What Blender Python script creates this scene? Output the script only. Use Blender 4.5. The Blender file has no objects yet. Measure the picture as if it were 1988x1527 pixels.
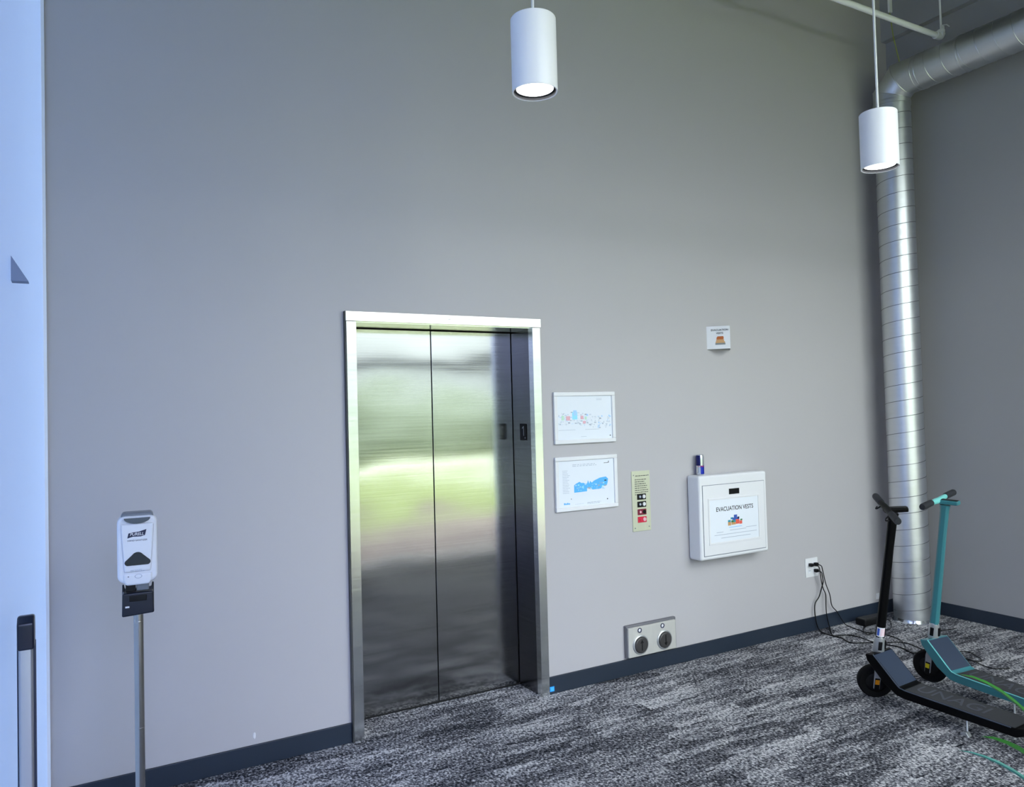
import bpy, bmesh, math, random
from mathutils import Vector, Matrix
S = bpy.context.scene
C = S.collection
PI = math.pi
rnd = random.Random(7)

# ------------------------------------------------------------------ camera
cam_d = bpy.data.cameras.new('camera'); cam = bpy.data.objects.new('camera', cam_d); C.objects.link(cam); S.camera = cam
yaw, pitch, roll, FPX = 0.513329245, 0.0285098042, -0.0260887479, 1487.51156
fw = Vector((math.sin(yaw)*math.cos(pitch), math.cos(yaw)*math.cos(pitch), math.sin(pitch)))
r0 = Vector((math.cos(yaw), -math.sin(yaw), 0)); u0 = r0.cross(fw)
rt = r0*math.cos(roll) + u0*math.sin(roll); up = -r0*math.sin(roll) + u0*math.cos(roll)
M = Matrix((rt, up, -fw)).transposed().to_4x4(); M.translation = Vector((0, -3.87168369, 1.67))
cam.matrix_world = M
cam_d.sensor_fit = 'HORIZONTAL'; cam_d.sensor_width = 36; cam_d.lens = FPX/1988*36
cam_d.shift_x = (994-982.5)/1988; cam_d.shift_y = (755.5-763.5)/1988; cam_d.clip_start = .02

# ------------------------------------------------------------------ world, sun, exposure
S.view_settings.view_transform = 'Standard'; S.view_settings.look = 'None'; S.view_settings.gamma = 1
S.view_settings.use_curve_mapping = False
S.view_settings.exposure = 0.92
S.cycles.max_bounces = 10; S.cycles.diffuse_bounces = 5; S.cycles.glossy_bounces = 5; S.cycles.transparent_max_bounces = 12
S.cycles.sample_clamp_indirect = 8
w = bpy.data.worlds.new('sky'); S.world = w; w.use_nodes = True
wn = w.node_tree; bg = wn.nodes['Background']
tc = wn.nodes.new('ShaderNodeTexCoord'); sp = wn.nodes.new('ShaderNodeSeparateXYZ'); cr = wn.nodes.new('ShaderNodeValToRGB')
wn.links.new(tc.outputs['Generated'], sp.inputs[0]); wn.links.new(sp.outputs['Z'], cr.inputs[0]); wn.links.new(cr.outputs[0], bg.inputs['Color'])
cr.color_ramp.elements[0].position = 0.04; cr.color_ramp.elements[0].color = (.21, .205, .21, 1)
cr.color_ramp.elements[1].position = 0.7; cr.color_ramp.elements[1].color = (.87, .80, .87, 1)
_e = cr.color_ramp.elements.new(.18); _e.color = (.38, .35, .35, 1)
_e = cr.color_ramp.elements.new(.40); _e.color = (.92, .83, .83, 1)
bg.inputs['Strength'].default_value = 6.5
sun_d = bpy.data.lights.new('sun', 'SUN'); sun_d.energy = 3.6; sun_d.angle = .01; sun_d.color = (1, .95, .86)
sun = bpy.data.objects.new('sun', sun_d); C.objects.link(sun); sun.rotation_euler = (math.radians(-20), math.radians(12), 0)

def portal(loc, rot, sx, sy):
    d = bpy.data.lights.new('window_portal', 'AREA'); d.shape = 'RECTANGLE'; d.size = sx; d.size_y = sy; d.cycles.is_portal = True
    o = bpy.data.objects.new('window_portal', d); o.location = loc; o.rotation_euler = rot; C.objects.link(o)
portal((3.6, -3.57, 2.15), (PI/2, 0, PI), 4.5, 4.25)
portal((1.35, -4.2, 1.9), (0, PI/2, 0), 3.7, 1.5)
portal((-.15, -5.17, 1.9), (PI/2, 0, PI), 2.8, 3.7)
portal((-1.88, -3.8, 1.9), (0, -PI/2, 0), 3.7, 2.6)

# ------------------------------------------------------------------ materials
def lin(c):
    return tuple((v/255/12.92 if v/255 <= .04045 else ((v/255+.055)/1.055)**2.4) for v in c) + (1,)
MATS = {}
def mat(name, rgb, rough=.5, metal=0, spec=.5, emit=0, noise=0, bump=0, scale=60, coat=0):
    if name in MATS: return MATS[name]
    m = bpy.data.materials.new(name); m.use_nodes = True; n = m.node_tree; b = n.nodes['Principled BSDF']
    col = lin(rgb); b.inputs['Base Color'].default_value = col; b.inputs['Roughness'].default_value = rough
    b.inputs['Metallic'].default_value = metal; b.inputs['Specular IOR Level'].default_value = spec
    b.inputs['Coat Weight'].default_value = coat
    if emit: b.inputs['Emission Color'].default_value = col; b.inputs['Emission Strength'].default_value = emit
    if noise or bump:
        t = n.nodes.new('ShaderNodeTexCoord'); nz = n.nodes.new('ShaderNodeTexNoise'); nz.inputs['Scale'].default_value = scale
        nz.inputs['Detail'].default_value = 4
        n.links.new(t.outputs['Object'], nz.inputs['Vector'])
        if noise:
            mx = n.nodes.new('ShaderNodeMix'); mx.data_type = 'RGBA'; mx.blend_type = 'MULTIPLY'
            rp = n.nodes.new('ShaderNodeMapRange'); rp.inputs[3].default_value = 1-noise; rp.inputs[4].default_value = 1+noise
            n.links.new(nz.outputs[0], rp.inputs[0]); mx.inputs[0].default_value = 1; mx.inputs[6].default_value = col
            n.links.new(rp.outputs[0], mx.inputs[7]); n.links.new(mx.outputs[2], b.inputs['Base Color'])
        if bump:
            bp = n.nodes.new('ShaderNodeBump'); bp.inputs['Strength'].default_value = bump; bp.inputs['Distance'].default_value = .002
            n.links.new(nz.outputs[0], bp.inputs['Height']); n.links.new(bp.outputs[0], b.inputs['Normal'])
    MATS[name] = m; return m

def steel(name, rgb, rough, streak, wave, sx=(1.5, 1.5, 220), wv=(1.3, 1, 2.2), anis=0, metal=1):
    m = bpy.data.materials.new(name); m.use_nodes = True; n = m.node_tree; b = n.nodes['Principled BSDF']; L = n.links
    b.inputs['Metallic'].default_value = metal
    if anis:
        b.inputs['Anisotropic'].default_value = anis; cx = n.nodes.new('ShaderNodeCombineXYZ'); cx.inputs[0].default_value = 1; L.new(cx.outputs[0], b.inputs['Tangent'])
    t = n.nodes.new('ShaderNodeTexCoord'); mp = n.nodes.new('ShaderNodeMapping'); mp.inputs['Scale'].default_value = sx
    L.new(t.outputs['Object'], mp.inputs[0]); nz = n.nodes.new('ShaderNodeTexNoise'); nz.inputs['Scale'].default_value = 1; nz.inputs['Detail'].default_value = 5
    L.new(mp.outputs[0], nz.inputs['Vector'])
    r1 = n.nodes.new('ShaderNodeMapRange'); r1.inputs[3].default_value = rough*(1-streak); r1.inputs[4].default_value = rough*(1+streak)
    L.new(nz.outputs[0], r1.inputs[0]); L.new(r1.outputs[0], b.inputs['Roughness'])
    mx = n.nodes.new('ShaderNodeMix'); mx.data_type = 'RGBA'; c = lin(rgb)
    mx.inputs[6].default_value = tuple(v*(1-.25*streak) for v in c[:3])+(1,); mx.inputs[7].default_value = tuple(min(1, v*(1+.25*streak)) for v in c[:3])+(1,)
    L.new(nz.outputs[0], mx.inputs[0]); L.new(mx.outputs[2], b.inputs['Base Color'])
    mp2 = n.nodes.new('ShaderNodeMapping'); mp2.inputs['Scale'].default_value = wv; L.new(t.outputs['Object'], mp2.inputs[0])
    n2 = n.nodes.new('ShaderNodeTexNoise'); n2.inputs['Scale'].default_value = 1; n2.inputs['Detail'].default_value = 1; L.new(mp2.outputs[0], n2.inputs['Vector'])
    b1 = n.nodes.new('ShaderNodeBump'); b1.inputs['Strength'].default_value = 1; b1.inputs['Distance'].default_value = wave; L.new(n2.outputs[0], b1.inputs['Height'])
    b2 = n.nodes.new('ShaderNodeBump'); b2.inputs['Strength'].default_value = .05; b2.inputs['Distance'].default_value = .0006; L.new(nz.outputs[0], b2.inputs['Height']); L.new(b1.outputs[0], b2.inputs['Normal'])
    L.new(b2.outputs[0], b.inputs['Normal']); MATS[name] = m; return m

def glassmat(name, tint=(235, 245, 245)):
    m = bpy.data.materials.new(name); m.use_nodes = True; n = m.node_tree; n.nodes.clear()
    o = n.nodes.new('ShaderNodeOutputMaterial'); mx = n.nodes.new('ShaderNodeMixShader'); t = n.nodes.new('ShaderNodeBsdfTransparent'); g = n.nodes.new('ShaderNodeBsdfGlossy'); f = n.nodes.new('ShaderNodeFresnel')
    t.inputs[0].default_value = lin(tint); g.inputs['Roughness'].default_value = .02; f.inputs[0].default_value = 1.4
    n.links.new(f.outputs[0], mx.inputs[0]); n.links.new(t.outputs[0], mx.inputs[1]); n.links.new(g.outputs[0], mx.inputs[2]); n.links.new(mx.outputs[0], o.inputs[0])
    MATS[name] = m; return m

def carpetmat():
    m = bpy.data.materials.new('carpet'); m.use_nodes = True; n = m.node_tree; b = n.nodes['Principled BSDF']; L = n.links
    b.inputs['Roughness'].default_value = .95; b.inputs['Specular IOR Level'].default_value = .1
    t = n.nodes.new('ShaderNodeTexCoord')
    def mp(sc, src=None):
        x = n.nodes.new('ShaderNodeMapping'); x.inputs['Scale'].default_value = sc; L.new(src or t.outputs['Object'], x.inputs[0]); return x.outputs[0]
    def noise(sc, det=2, dist=0):
        x = n.nodes.new('ShaderNodeTexNoise'); x.inputs['Scale'].default_value = 1; x.inputs['Detail'].default_value = det; x.inputs['Distortion'].default_value = dist
        L.new(mp(sc), x.inputs['Vector']); return x.outputs[0]
    def vor(sc, rough=1):
        x = n.nodes.new('ShaderNodeTexVoronoi'); x.distance = 'CHEBYCHEV'; x.inputs['Scale'].default_value = 1; x.inputs['Randomness'].default_value = rough
        wob = n.nodes.new('ShaderNodeMix'); wob.data_type = 'VECTOR'; wob.inputs[0].default_value = .03
        nn = n.nodes.new('ShaderNodeTexNoise'); nn.inputs['Scale'].default_value = 40; L.new(t.outputs['Object'], nn.inputs['Vector'])
        L.new(t.outputs['Object'], wob.inputs[4]); L.new(nn.outputs[1], wob.inputs[5])
        L.new(mp(sc, wob.outputs[1]), x.inputs['Vector'])
        s = n.nodes.new('ShaderNodeSeparateColor'); L.new(x.outputs['Color'], s.inputs[0]); return s.outputs[0]
    def math_(op, a, b_, clamp=False):
        x = n.nodes.new('ShaderNodeMath'); x.operation = op; x.use_clamp = clamp
        for i, v in enumerate((a, b_)):
            if isinstance(v, (int, float)): x.inputs[i].default_value = v
            else: L.new(v, x.inputs[i])
        return x.outputs[0]
    def rng(a, f0, f1, t0, t1):
        x = n.nodes.new('ShaderNodeMapRange'); L.new(a, x.inputs[0]); x.inputs[1].default_value = f0; x.inputs[2].default_value = f1; x.inputs[3].default_value = t0; x.inputs[4].default_value = t1; return x.outputs[0]
    patch = math_('ADD', math_('MULTIPLY', vor((2.4, 9, 1)), .29), math_('MULTIPLY', vor((5, 20, 1)), .26))
    patch = math_('ADD', patch, math_('MULTIPLY', noise((2.5, 30, 1), 3), .50))          # 0.2..0.85
    speck = noise((88, 66, 1), 2, .5)
    rib = noise((48, 260, 1), 1)
    v = math_('ADD', patch, math_('MULTIPLY', math_('SUBTRACT', speck, .5), 2.0))
    v = math_('ADD', v, math_('MULTIPLY', math_('SUBTRACT', rib, .5), .7))
    dash = rng(noise((9, 60, 1), 2), .655, .70, 0, .55)
    v = math_('SUBTRACT', math_('SUBTRACT', v, .02), dash)
    cr = n.nodes.new('ShaderNodeValToRGB'); L.new(v, cr.inputs[0]); e = cr.color_ramp.elements
    e[0].position = .10; e[0].color = (.012, .013, .018, 1)
    e[1].position = .92; e[1].color = (.66, .65, .66, 1)
    q = e.new(.48); q.color = (.13, .132, .15, 1)
    L.new(cr.outputs[0], b.inputs['Base Color'])
    bp = n.nodes.new('ShaderNodeBump'); bp.inputs['Strength'].default_value = .5; bp.inputs['Distance'].default_value = .004; L.new(speck, bp.inputs['Height']); L.new(bp.outputs[0], b.inputs['Normal'])
    MATS['carpet'] = m; return m

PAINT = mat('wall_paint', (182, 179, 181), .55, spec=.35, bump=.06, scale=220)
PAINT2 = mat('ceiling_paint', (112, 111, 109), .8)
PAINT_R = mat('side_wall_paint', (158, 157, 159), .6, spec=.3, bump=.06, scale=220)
BASEB = mat('rubber_base', (30, 41, 56), .45, noise=.05, scale=20)
CARPET = carpetmat()
DOOR = steel('brushed_steel', (174, 174, 172), .135, .5, .0062, wv=(1.8, 1, 2.4), anis=.7)
FRAME = steel('frame_steel', (222, 224, 222), .2, .4, .001, (3, 3, 90))
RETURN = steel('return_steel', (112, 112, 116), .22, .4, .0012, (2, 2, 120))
GALV = steel('galvanised', (212, 214, 217), .40, .35, .001, (9, 9, 30))
PLATE = steel('button_plate_steel', (206, 208, 184), .4, .3, .0005, (60, 5, 8), metal=.35)
KICK = steel('call_box_steel', (214, 212, 206), .4, .3, .0005, (40, 5, 10), metal=.4)
POLE = steel('pole_steel', (178, 176, 172), .26, .2, .0003, (60, 60, 2))
ALU = mat('aluminium_paint', (238, 241, 246), .35, spec=.5)
ALU_D = mat('bronze_aluminium', (60, 62, 66), .4)
WHITE = mat('white_enamel', (226, 226, 228), .35)
LAMPW = mat('lamp_white', (244, 244, 246), .4)
WHITE2 = mat('white_plastic', (228, 230, 236), .28, coat=.2)
PAPER = mat('paper', (226, 231, 238), .7)
BLACK = mat('black_satin', (8, 8, 10), .4, spec=.3)
BLACKM = mat('black_matte', (12, 12, 13), .8)
INK = mat('ink', (24, 26, 32), .7)
NAVY = mat('navy', (16, 24, 62), .35)
NAVYP = mat('navy_plastic', (18, 24, 40), .3)
GREYP = mat('grey_plastic', (112, 118, 126), .35)
RUB = mat('rubber', (7, 7, 8), .8, spec=.2, bump=.2, scale=150)
GRIP = mat('grip_rubber', (26, 29, 36), .7, bump=.5, scale=400)
DECKR = mat('deck_rubber', (52, 53, 56), .62, bump=.15, scale=300)
DECKN = mat('deck_rubber_letter', (70, 71, 82), .5)
NECKR = mat('neck_panel', (38, 50, 70), .45, bump=.1, scale=300)
TEAL = mat('teal_paint', (52, 116, 124), .35, spec=.5, coat=.2)
TEALD = mat('teal_gloss', (120, 205, 200), .3, coat=.3)  # paler teal, also colours the painted deck edge highlight
SCBLK = mat('scooter_black', (3, 3, 4), .5, spec=.12)
SILV = mat('silver_cast', (190, 192, 194), .35, metal=.75)
ORANGE = mat('orange_reflector', (236, 150, 20), .25)
YELLOW = mat('yellow_reflector', (206, 186, 30), .25)
RED = mat('red_key', (205, 28, 62), .4)
WINE = mat('wine_key', (120, 20, 50), .4)
BLUE = mat('print_blue', (90, 180, 240), .7); BLUE2 = mat('print_pale_blue', (168, 208, 244), .7); CYAN = mat('print_cyan', (150, 222, 250), .7)
GRAYI = mat('print_grey', (168, 176, 190), .7); GRAYL = mat('print_pale_grey', (205, 212, 222), .7); PINK = mat('print_pink', (226, 176, 186), .7); GREENP = mat('print_green', (190, 226, 200), .7)
STICK = mat('sticker_blue', (20, 150, 236), .5)
LBLUE = mat('logo_blue', (52, 84, 170), .6); LTEAL = mat('logo_teal', (40, 140, 160), .6); LGOLD = mat('logo_gold', (196, 150, 96), .6); LRED = mat('logo_red', (226, 92, 76), .6); LGREEN = mat('logo_green', (60, 120, 70), .6)
TAN = mat('print_tan', (206, 160, 110), .7); RUST = mat('print_rust', (186, 100, 48), .7); SLATE = mat('print_slate', (130, 134, 136), .7)
CANB = mat('can_blue', (10, 40, 170), .22, metal=.4); CANS = mat('can_silver', (205, 208, 214), .25, metal=.8); CANR = mat('can_red', (200, 20, 40), .3); CANN = mat('can_navy', (14, 18, 90), .25, metal=.3)
LENS = mat('lamp_lens', (250, 250, 255), .5, emit=2.5)
RIM = mat('lamp_rim', (52, 54, 56), .4, metal=.4)
GALPIPE = mat('white_pipe', (242, 242, 243), .4)
WIRE = mat('yellow_green_wire', (150, 158, 70), .5)
def frosted():
    m = bpy.data.materials.new('frosted_glass'); m.use_nodes = True; n = m.node_tree; b = n.nodes['Principled BSDF']; o = n.nodes['Material Output']
    b.inputs['Base Color'].default_value = lin((225, 235, 246)); b.inputs['Roughness'].default_value = .35
    t = n.nodes.new('ShaderNodeBsdfTranslucent'); t.inputs[0].default_value = lin((206, 228, 255)); mx = n.nodes.new('ShaderNodeMixShader'); mx.inputs[0].default_value = .29
    n.links.new(b.outputs[0], mx.inputs[1]); n.links.new(t.outputs[0], mx.inputs[2]); n.links.new(mx.outputs[0], o.inputs[0]); return m
FROST = frosted()
GLASS = glassmat('window_glass'); GLASS_B = glassmat('tinted_glass', (216, 228, 252))  # blue tint added to unseen entrance glass to cool light on the left
LEAF = mat('leaf', (52, 128, 44), .45, noise=.2, scale=12)
LEAF2 = mat('leaf_teal', (70, 140, 125), .45, noise=.15, scale=12)
POT = mat('pot', (70, 72, 74), .5); SOIL = mat('soil', (46, 36, 28), .95, noise=.3, scale=60)
GRASS = mat('lawn', (106, 118, 60), .9, noise=.3, scale=1.2)
PAVE = mat('pavement', (112, 98, 94), .85, noise=.1, scale=2); CURB = mat('kerb', (236, 234, 228), .8)
TREE = mat('tree_foliage', (120, 130, 110), .8, noise=.5, scale=1.5)

# ------------------------------------------------------------------ mesh helpers
class MB:
    def __init__(s): s.bm = bmesh.new(); s.mats = []
    def mi(s, m):
        if m not in s.mats: s.mats.append(m)
        return s.mats.index(m)
    def _fin(s, faces, m, smooth):
        i = s.mi(m) if m else 0
        for f in faces: f.material_index = i; f.smooth = smooth
    def box(s, x0, x1, y0, y1, z0, z1, m=None, bev=0, seg=2, T=None):
        b = bmesh.new(); bmesh.ops.create_cube(b, size=1)
        for v in b.verts: v.co = Vector(((x0+x1)/2+v.co.x*(x1-x0), (y0+y1)/2+v.co.y*(y1-y0), (z0+z1)/2+v.co.z*(z1-z0)))
        if bev: bmesh.ops.bevel(b, geom=list(b.edges), offset=bev, segments=seg, profile=.5, affect='EDGES')
        return s._merge(b, m, bool(bev), T)
    def _merge(s, b, m, smooth, T=None):
        if T is not None: bmesh.ops.transform(b, matrix=T, verts=b.verts)
        i = s.mi(m) if m else 0
        vm = [s.bm.verts.new(v.co) for v in b.verts]; b.verts.index_update()
        for f in b.faces:
            try: g = s.bm.faces.new([vm[v.index] for v in f.verts]); g.material_index = i; g.smooth = smooth
            except ValueError: pass
        b.free(); return s
    def prism(s, pts, d0, d1, axis='Y', m=None, bev=0, seg=2, T=None, smooth=None):
        """outline pts (a,b) extruded along axis between d0 and d1"""
        b = bmesh.new()
        def P(a, c, d): return {'Y': (a, d, c), 'X': (d, a, c), 'Z': (a, c, d)}[axis]
        A = [b.verts.new(P(x, z, d0)) for x, z in pts]; B = [b.verts.new(P(x, z, d1)) for x, z in pts]
        b.faces.new(A); b.faces.new(B[::-1]); k = len(pts)
        for i in range(k): b.faces.new((A[i], B[i], B[(i+1) % k], A[(i+1) % k]))
        bmesh.ops.recalc_face_normals(b, faces=b.faces)
        if bev: bmesh.ops.bevel(b, geom=[e for e in b.edges if e.calc_face_angle(0) > .6], offset=bev, segments=seg, profile=.5, affect='EDGES')
        return s._merge(b, m, bool(bev) if smooth is None else smooth, T)
    def lathe(s, prof, seg=32, m=None, T=None, smooth=True):
        """prof: (r,z) revolved round Z"""
        b = bmesh.new(); rings = []
        for r, z in prof:
            if r < 1e-6: rings.append([b.verts.new((0, 0, z))])
            else: rings.append([b.verts.new((r*math.cos(2*PI*i/seg), r*math.sin(2*PI*i/seg), z)) for i in range(seg)])
        for a, c in zip(rings, rings[1:]):
            if len(a) == 1 and len(c) == 1: continue
            for i in range(seg):
                j = (i+1) % seg
                if len(a) == 1: b.faces.new((a[0], c[j], c[i]))
                elif len(c) == 1: b.faces.new((a[i], a[j], c[0]))
                else: b.faces.new((a[i], a[j], c[j], c[i]))
        bmesh.ops.recalc_face_normals(b, faces=b.faces)
        return s._merge(b, m, smooth, T)
    def tube(s, pts, r, seg=8, m=None, cap=True, T=None):
        b = bmesh.new(); pts = [Vector(p) for p in pts]; rings = []; ref = None
        rs = r if isinstance(r, (list, tuple)) else [r]*len(pts)
        for i, p in enumerate(pts):
            d = (pts[min(i+1, len(pts)-1)]-pts[max(i-1, 0)]).normalized()
            if ref is None: ref = d.orthogonal().normalized()
            else: ref = (ref-d*ref.dot(d)).normalized()
            q = d.cross(ref)
            rings.append([b.verts.new(p+(ref*math.cos(2*PI*k/seg)+q*math.sin(2*PI*k/seg))*rs[i]) for k in range(seg)])
        for a, c in zip(rings, rings[1:]):
            for k in range(seg): b.faces.new((a[k], a[(k+1) % seg], c[(k+1) % seg], c[k]))
        if cap: b.faces.new(rings[0][::-1]); b.faces.new(rings[-1])
        return s._merge(b, m, True, T)
    def poly(s, pts3, m=None):
        vs = [s.bm.verts.new(p) for p in pts3]; f = s.bm.faces.new(vs); f.material_index = s.mi(m) if m else 0; return s
    def build(s, name, m=None, parent=None, loc=None, wn=False):
        me = bpy.data.meshes.new(name); 
        if not s.mats and m: s.mats = [m]
        s.bm.to_mesh(me); s.bm.free()
        for x in s.mats: me.materials.append(x)
        o = bpy.data.objects.new(name, me); C.objects.link(o)
        if parent: o.parent = parent
        if loc: o.location = loc
        me.set_sharp_from_angle(angle=math.radians(48))
        if any(p.use_smooth for p in me.polygons):
            wm = o.modifiers.new('weighted_normals', 'WEIGHTED_NORMAL'); wm.keep_sharp = True; wm.weight = 80
        return o
def smooth_path(P, n=6):
    P = [Vector(p) for p in P]; out = []
    for i in range(len(P)-1):
        a, b, c, d = P[max(i-1, 0)], P[i], P[i+1], P[min(i+2, len(P)-1)]
        for k in range(n):
            t = k/n; out.append(.5*((2*b)+(-a+c)*t+(2*a-5*b+4*c-d)*t*t+(-a+3*b-3*c+d)*t**3))
    return out+[P[-1]]
def tag(o, label=None, cat=None, group=None, kind=None):
    if label: o['label'] = label
    if cat: o['category'] = cat
    if group: o['group'] = group
    if kind: o['kind'] = kind
    return o
def empty(name, loc=(0, 0, 0), rot=(0, 0, 0), parent=None):
    o = bpy.data.objects.new(name, None); C.objects.link(o); o.location = loc; o.rotation_euler = rot; o.empty_display_size = .05
    if parent: o.parent = parent
    return o
def text(name, body, size, loc, m, parent, rot=(PI/2, 0, 0), ext=.0003, align='CENTER', sx=1, shear=0, bold=0):
    cu = bpy.data.curves.new(name, 'FONT'); cu.body = body; cu.size = size; cu.extrude = ext; cu.align_x = align; cu.align_y = 'CENTER'; cu.shear = shear; cu.offset = bold
    t = bpy.data.objects.new(name, cu); C.objects.link(t); bpy.context.view_layer.update()
    me = bpy.data.meshes.new_from_object(t.evaluated_get(bpy.context.evaluated_depsgraph_get()))
    bpy.data.objects.remove(t); bpy.data.curves.remove(cu)
    me.materials.clear(); me.materials.append(m)
    o = bpy.data.objects.new(name, me); C.objects.link(o); o.location = loc; o.rotation_euler = rot; o.scale = (sx, 1, 1)
    if parent: o.parent = parent
    return o
def struct(o): o['kind'] = 'structure'; return o

# ------------------------------------------------------------------ room shell
XL, XR, YF, ZC = -.114, 5.87, -3.4, 5.2
struct(MB().box(XL-.012, 1.25, 0, .35, -.02, ZC).build('wall_back', PAINT))
struct(MB().box(2.392, XR+.2, 0, .35, -.02, ZC).build('wall_back_right', PAINT))
struct(MB().box(1.25, 2.392, 0, .35, 2.19, ZC).build('wall_back_above', PAINT))
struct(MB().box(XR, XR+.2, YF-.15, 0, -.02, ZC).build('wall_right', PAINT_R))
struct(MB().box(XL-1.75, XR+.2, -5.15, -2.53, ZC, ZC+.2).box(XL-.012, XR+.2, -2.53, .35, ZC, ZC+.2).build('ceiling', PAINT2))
b = MB(); b.box(XL-1.6, 1.28, -5.15, -2.53, -.1, 0); b.box(XL-.012, 1.28, -2.53, .34, -.1, 0); b.box(1.28, XR+.05, YF-.14, .34, -.1, 0)
struct(b.build('floor', CARPET))
b = MB(); b.box(XL-.012, XL, -1.64, -.0, -.02, ZC)
struct(b.build('wall_left', FROST))
struct(MB().box(XL-1.6, XL-.012, -2.72, -2.525, -.02, ZC).build('wall_alcove', PAINT))
# front facade: spandrel above the glazing and end piers
b = MB(); b.box(1.25, XR, YF-.15, YF, 4.25, ZC); b.box(1.2, 1.36, -5.0, YF-.1, 3.8, ZC); b.box(1.2, 1.36, YF-.15, YF, -.02, ZC)
struct(b.build('wall_front', PAINT))
b = MB(); b.box(XL-1.6, 1.2, -5.15, -5.0, 3.8, ZC); b.box(XL-1.75, XL-1.6, -5.15, -2.3, 3.8, ZC)
struct(b.build('wall_entrance', PAINT))
# beam on the right wall
struct(MB().box(XR-.06, XR, YF, -.0, 4.62, ZC).build('trim_1', PAINT_R))
# thin metal edge trim in the left corner
struct(MB().box(XL, XL+.012, -.014, -.001, 0, ZC).build('trim_2', ALU))
def bb(name, x0, x1, y0, y1):
    b = MB(); b.box(x0, x1, y0, y1, 0, .1, BASEB, .003); struct(b.build(name, BASEB))
bb('baseboard_back', XL+.013, 1.221, -.012, -.0005)
bb('baseboard_elevator', 2.418, XR-.012, -.012, -.0005)
bb('baseboard_right', XR-.012, XR-.0005, YF+.02, -.0005)
# glazing
def window(n, x0, x1, y, zs, zt, axis='X'):
    e = empty('window_%d' % n); struct(e)
    f = MB(); t = .05
    def bx(a0, a1, z0, z1, d=.05):
        if axis == 'X': f.box(a0, a1, y-d, y+d, z0, z1)
        else: f.box(y-d, y+d, a0, a1, z0, z1)
    bx(x0, x0+t, 0, zt); bx(x1-t, x1, 0, zt); bx(x0, x1, zt-.06, zt); bx(x0, x1, 0, .08)
    for z in zs: bx(x0, x1, z-.06, z+.08)
    f.build('window_frame', ALU, e)
    g = MB()
    if axis == 'X': g.box(x0+t, x1-t, y-.004, y+.004, .08, zt-.06)
    else: g.box(y-.004, y+.004, x0+t, x1-t, .08, zt-.06)
    g.build('glass_pane', GLASS_B if n > 3 else GLASS, e)
window(1, 1.36, 2.33, YF-.08, (2.2,), 4.25); window(2, 2.33, 4.5, YF-.08, (2.2,), 4.25); window(3, 4.5, XR, YF-.08, (2.2,), 4.25)
window(4, XL-1.6, 1.2, -5.08, (2.1,), 3.8); window(5, -5.0, -2.5, XL-1.67, (2.1,), 3.8, 'Y'); window(6, -5.0, YF-.15, 1.28, (2.1,), 3.8, 'Y')  # last window is unseen glazing, added to brighten the left wall

# left aluminium door with pull handle and closer
d = empty('door_1', (XL, -2.1, 0)); struct(d)
MB().box(-.010, .003, -.42, .455, -.02, ZC, bev=.001).build('door_leaf', FROST, d)
MB().prism([(.006, 1.955), (.036, 1.955), (.006, 2.006)], .03, .06, 'Y', bev=.001).build('closer_underside', mat('underside_shade', (120, 134, 156), .5), d)  # grey wedge paints the shaded underside of the closer
MB().box(.018, .048, -.094, -.085, .45, 1.27, mat('channel_grey', (52, 60, 78), .4), .001).build('mounting_channel', BLACK, d)
hb = MB().box(.022, .044, -.125, -.095, .45, 1.275, SILV, .004).build('push_bar', SILV, d)
hk = MB(); hk.prism([(-.130, 1.262), (-.088, 1.262), (-.080, 1.285), (-.088, 1.318), (-.115, 1.322), (-.132, 1.31)], .020, .047, 'X', NAVYP, .004)
hk.build('end_cap', NAVYP, hb)

# exterior, seen only in the reflections
struct(MB().box(-12, 18, -7.6, -5.15, -.12, -.03).box(XR+.2, 18, -5.15, -3.0, -.12, -.03).box(1.30, XR+.2, -5.15, YF-.15, -.12, -.03).build('ground_paving', PAVE))
struct(MB().box(-30, 40, -15, -7.6, -.14, -.02).box(-30, 40, -45, -17, -.14, -.02).build('ground_lawn', GRASS))
struct(MB().box(-30, 40, -17, -15, -.12, .02).build('ground_footpath', CURB))
b = MB()
for i in range(110):
    x = -24+i*.6+rnd.uniform(-.6, .6); y = -25+rnd.uniform(-3, 3); R = rnd.uniform(1.3, 1.7); z = rnd.uniform(.9, 1.25)
    q = bmesh.new(); bmesh.ops.create_icosphere(q, subdivisions=3, radius=R)
    for v in q.verts: v.co = v.co*(1+.16*math.sin(5*v.co.x+i)*math.sin(6*v.co.y)*math.cos(5*v.co.z+i)+rnd.uniform(-.06, .06)) + Vector((x, y, z))
    b._merge(q, TREE, False)
tag(b.build('treeline', TREE), 'row of green trees beyond the lawn outside the lobby windows', 'trees', kind='stuff')

# ------------------------------------------------------------------ elevator
el = tag(empty('elevator', (1.82, 0, 0)), 'stainless steel elevator doorway with closed two-leaf doors', 'elevator', kind='thing')
X0 = -1.82
fr = empty('door_frame', parent=el)
hd = MB().box(1.226+X0, 2.415+X0, -.028, 0.0, 2.160, 2.211, bev=.0015).build('header', FRAME, el)
text('engraved_text', 'SMCE  1.2', .014, (1.835+X0, -.0284, 2.186), mat('etched_grey', (120, 126, 128), .5), hd, ext=.0002)
bpy.data.objects.remove(fr)
MB().prism([(1.231+X0, -.02), (1.284+X0, -.02), (1.284+X0, .03), (1.276+X0, .03), (1.276+X0, -.0005), (1.231+X0, -.0005)], 0, 2.159, 'Z', bev=.001).build('jamb', FRAME, el)
MB().prism([(2.413+X0, -.02), (2.360+X0, -.02), (2.360+X0, .03), (2.368+X0, .03), (2.368+X0, -.0005), (2.413+X0, -.0005)], 0, 2.159, 'Z', bev=.001).build('jamb', FRAME, el)
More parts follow.
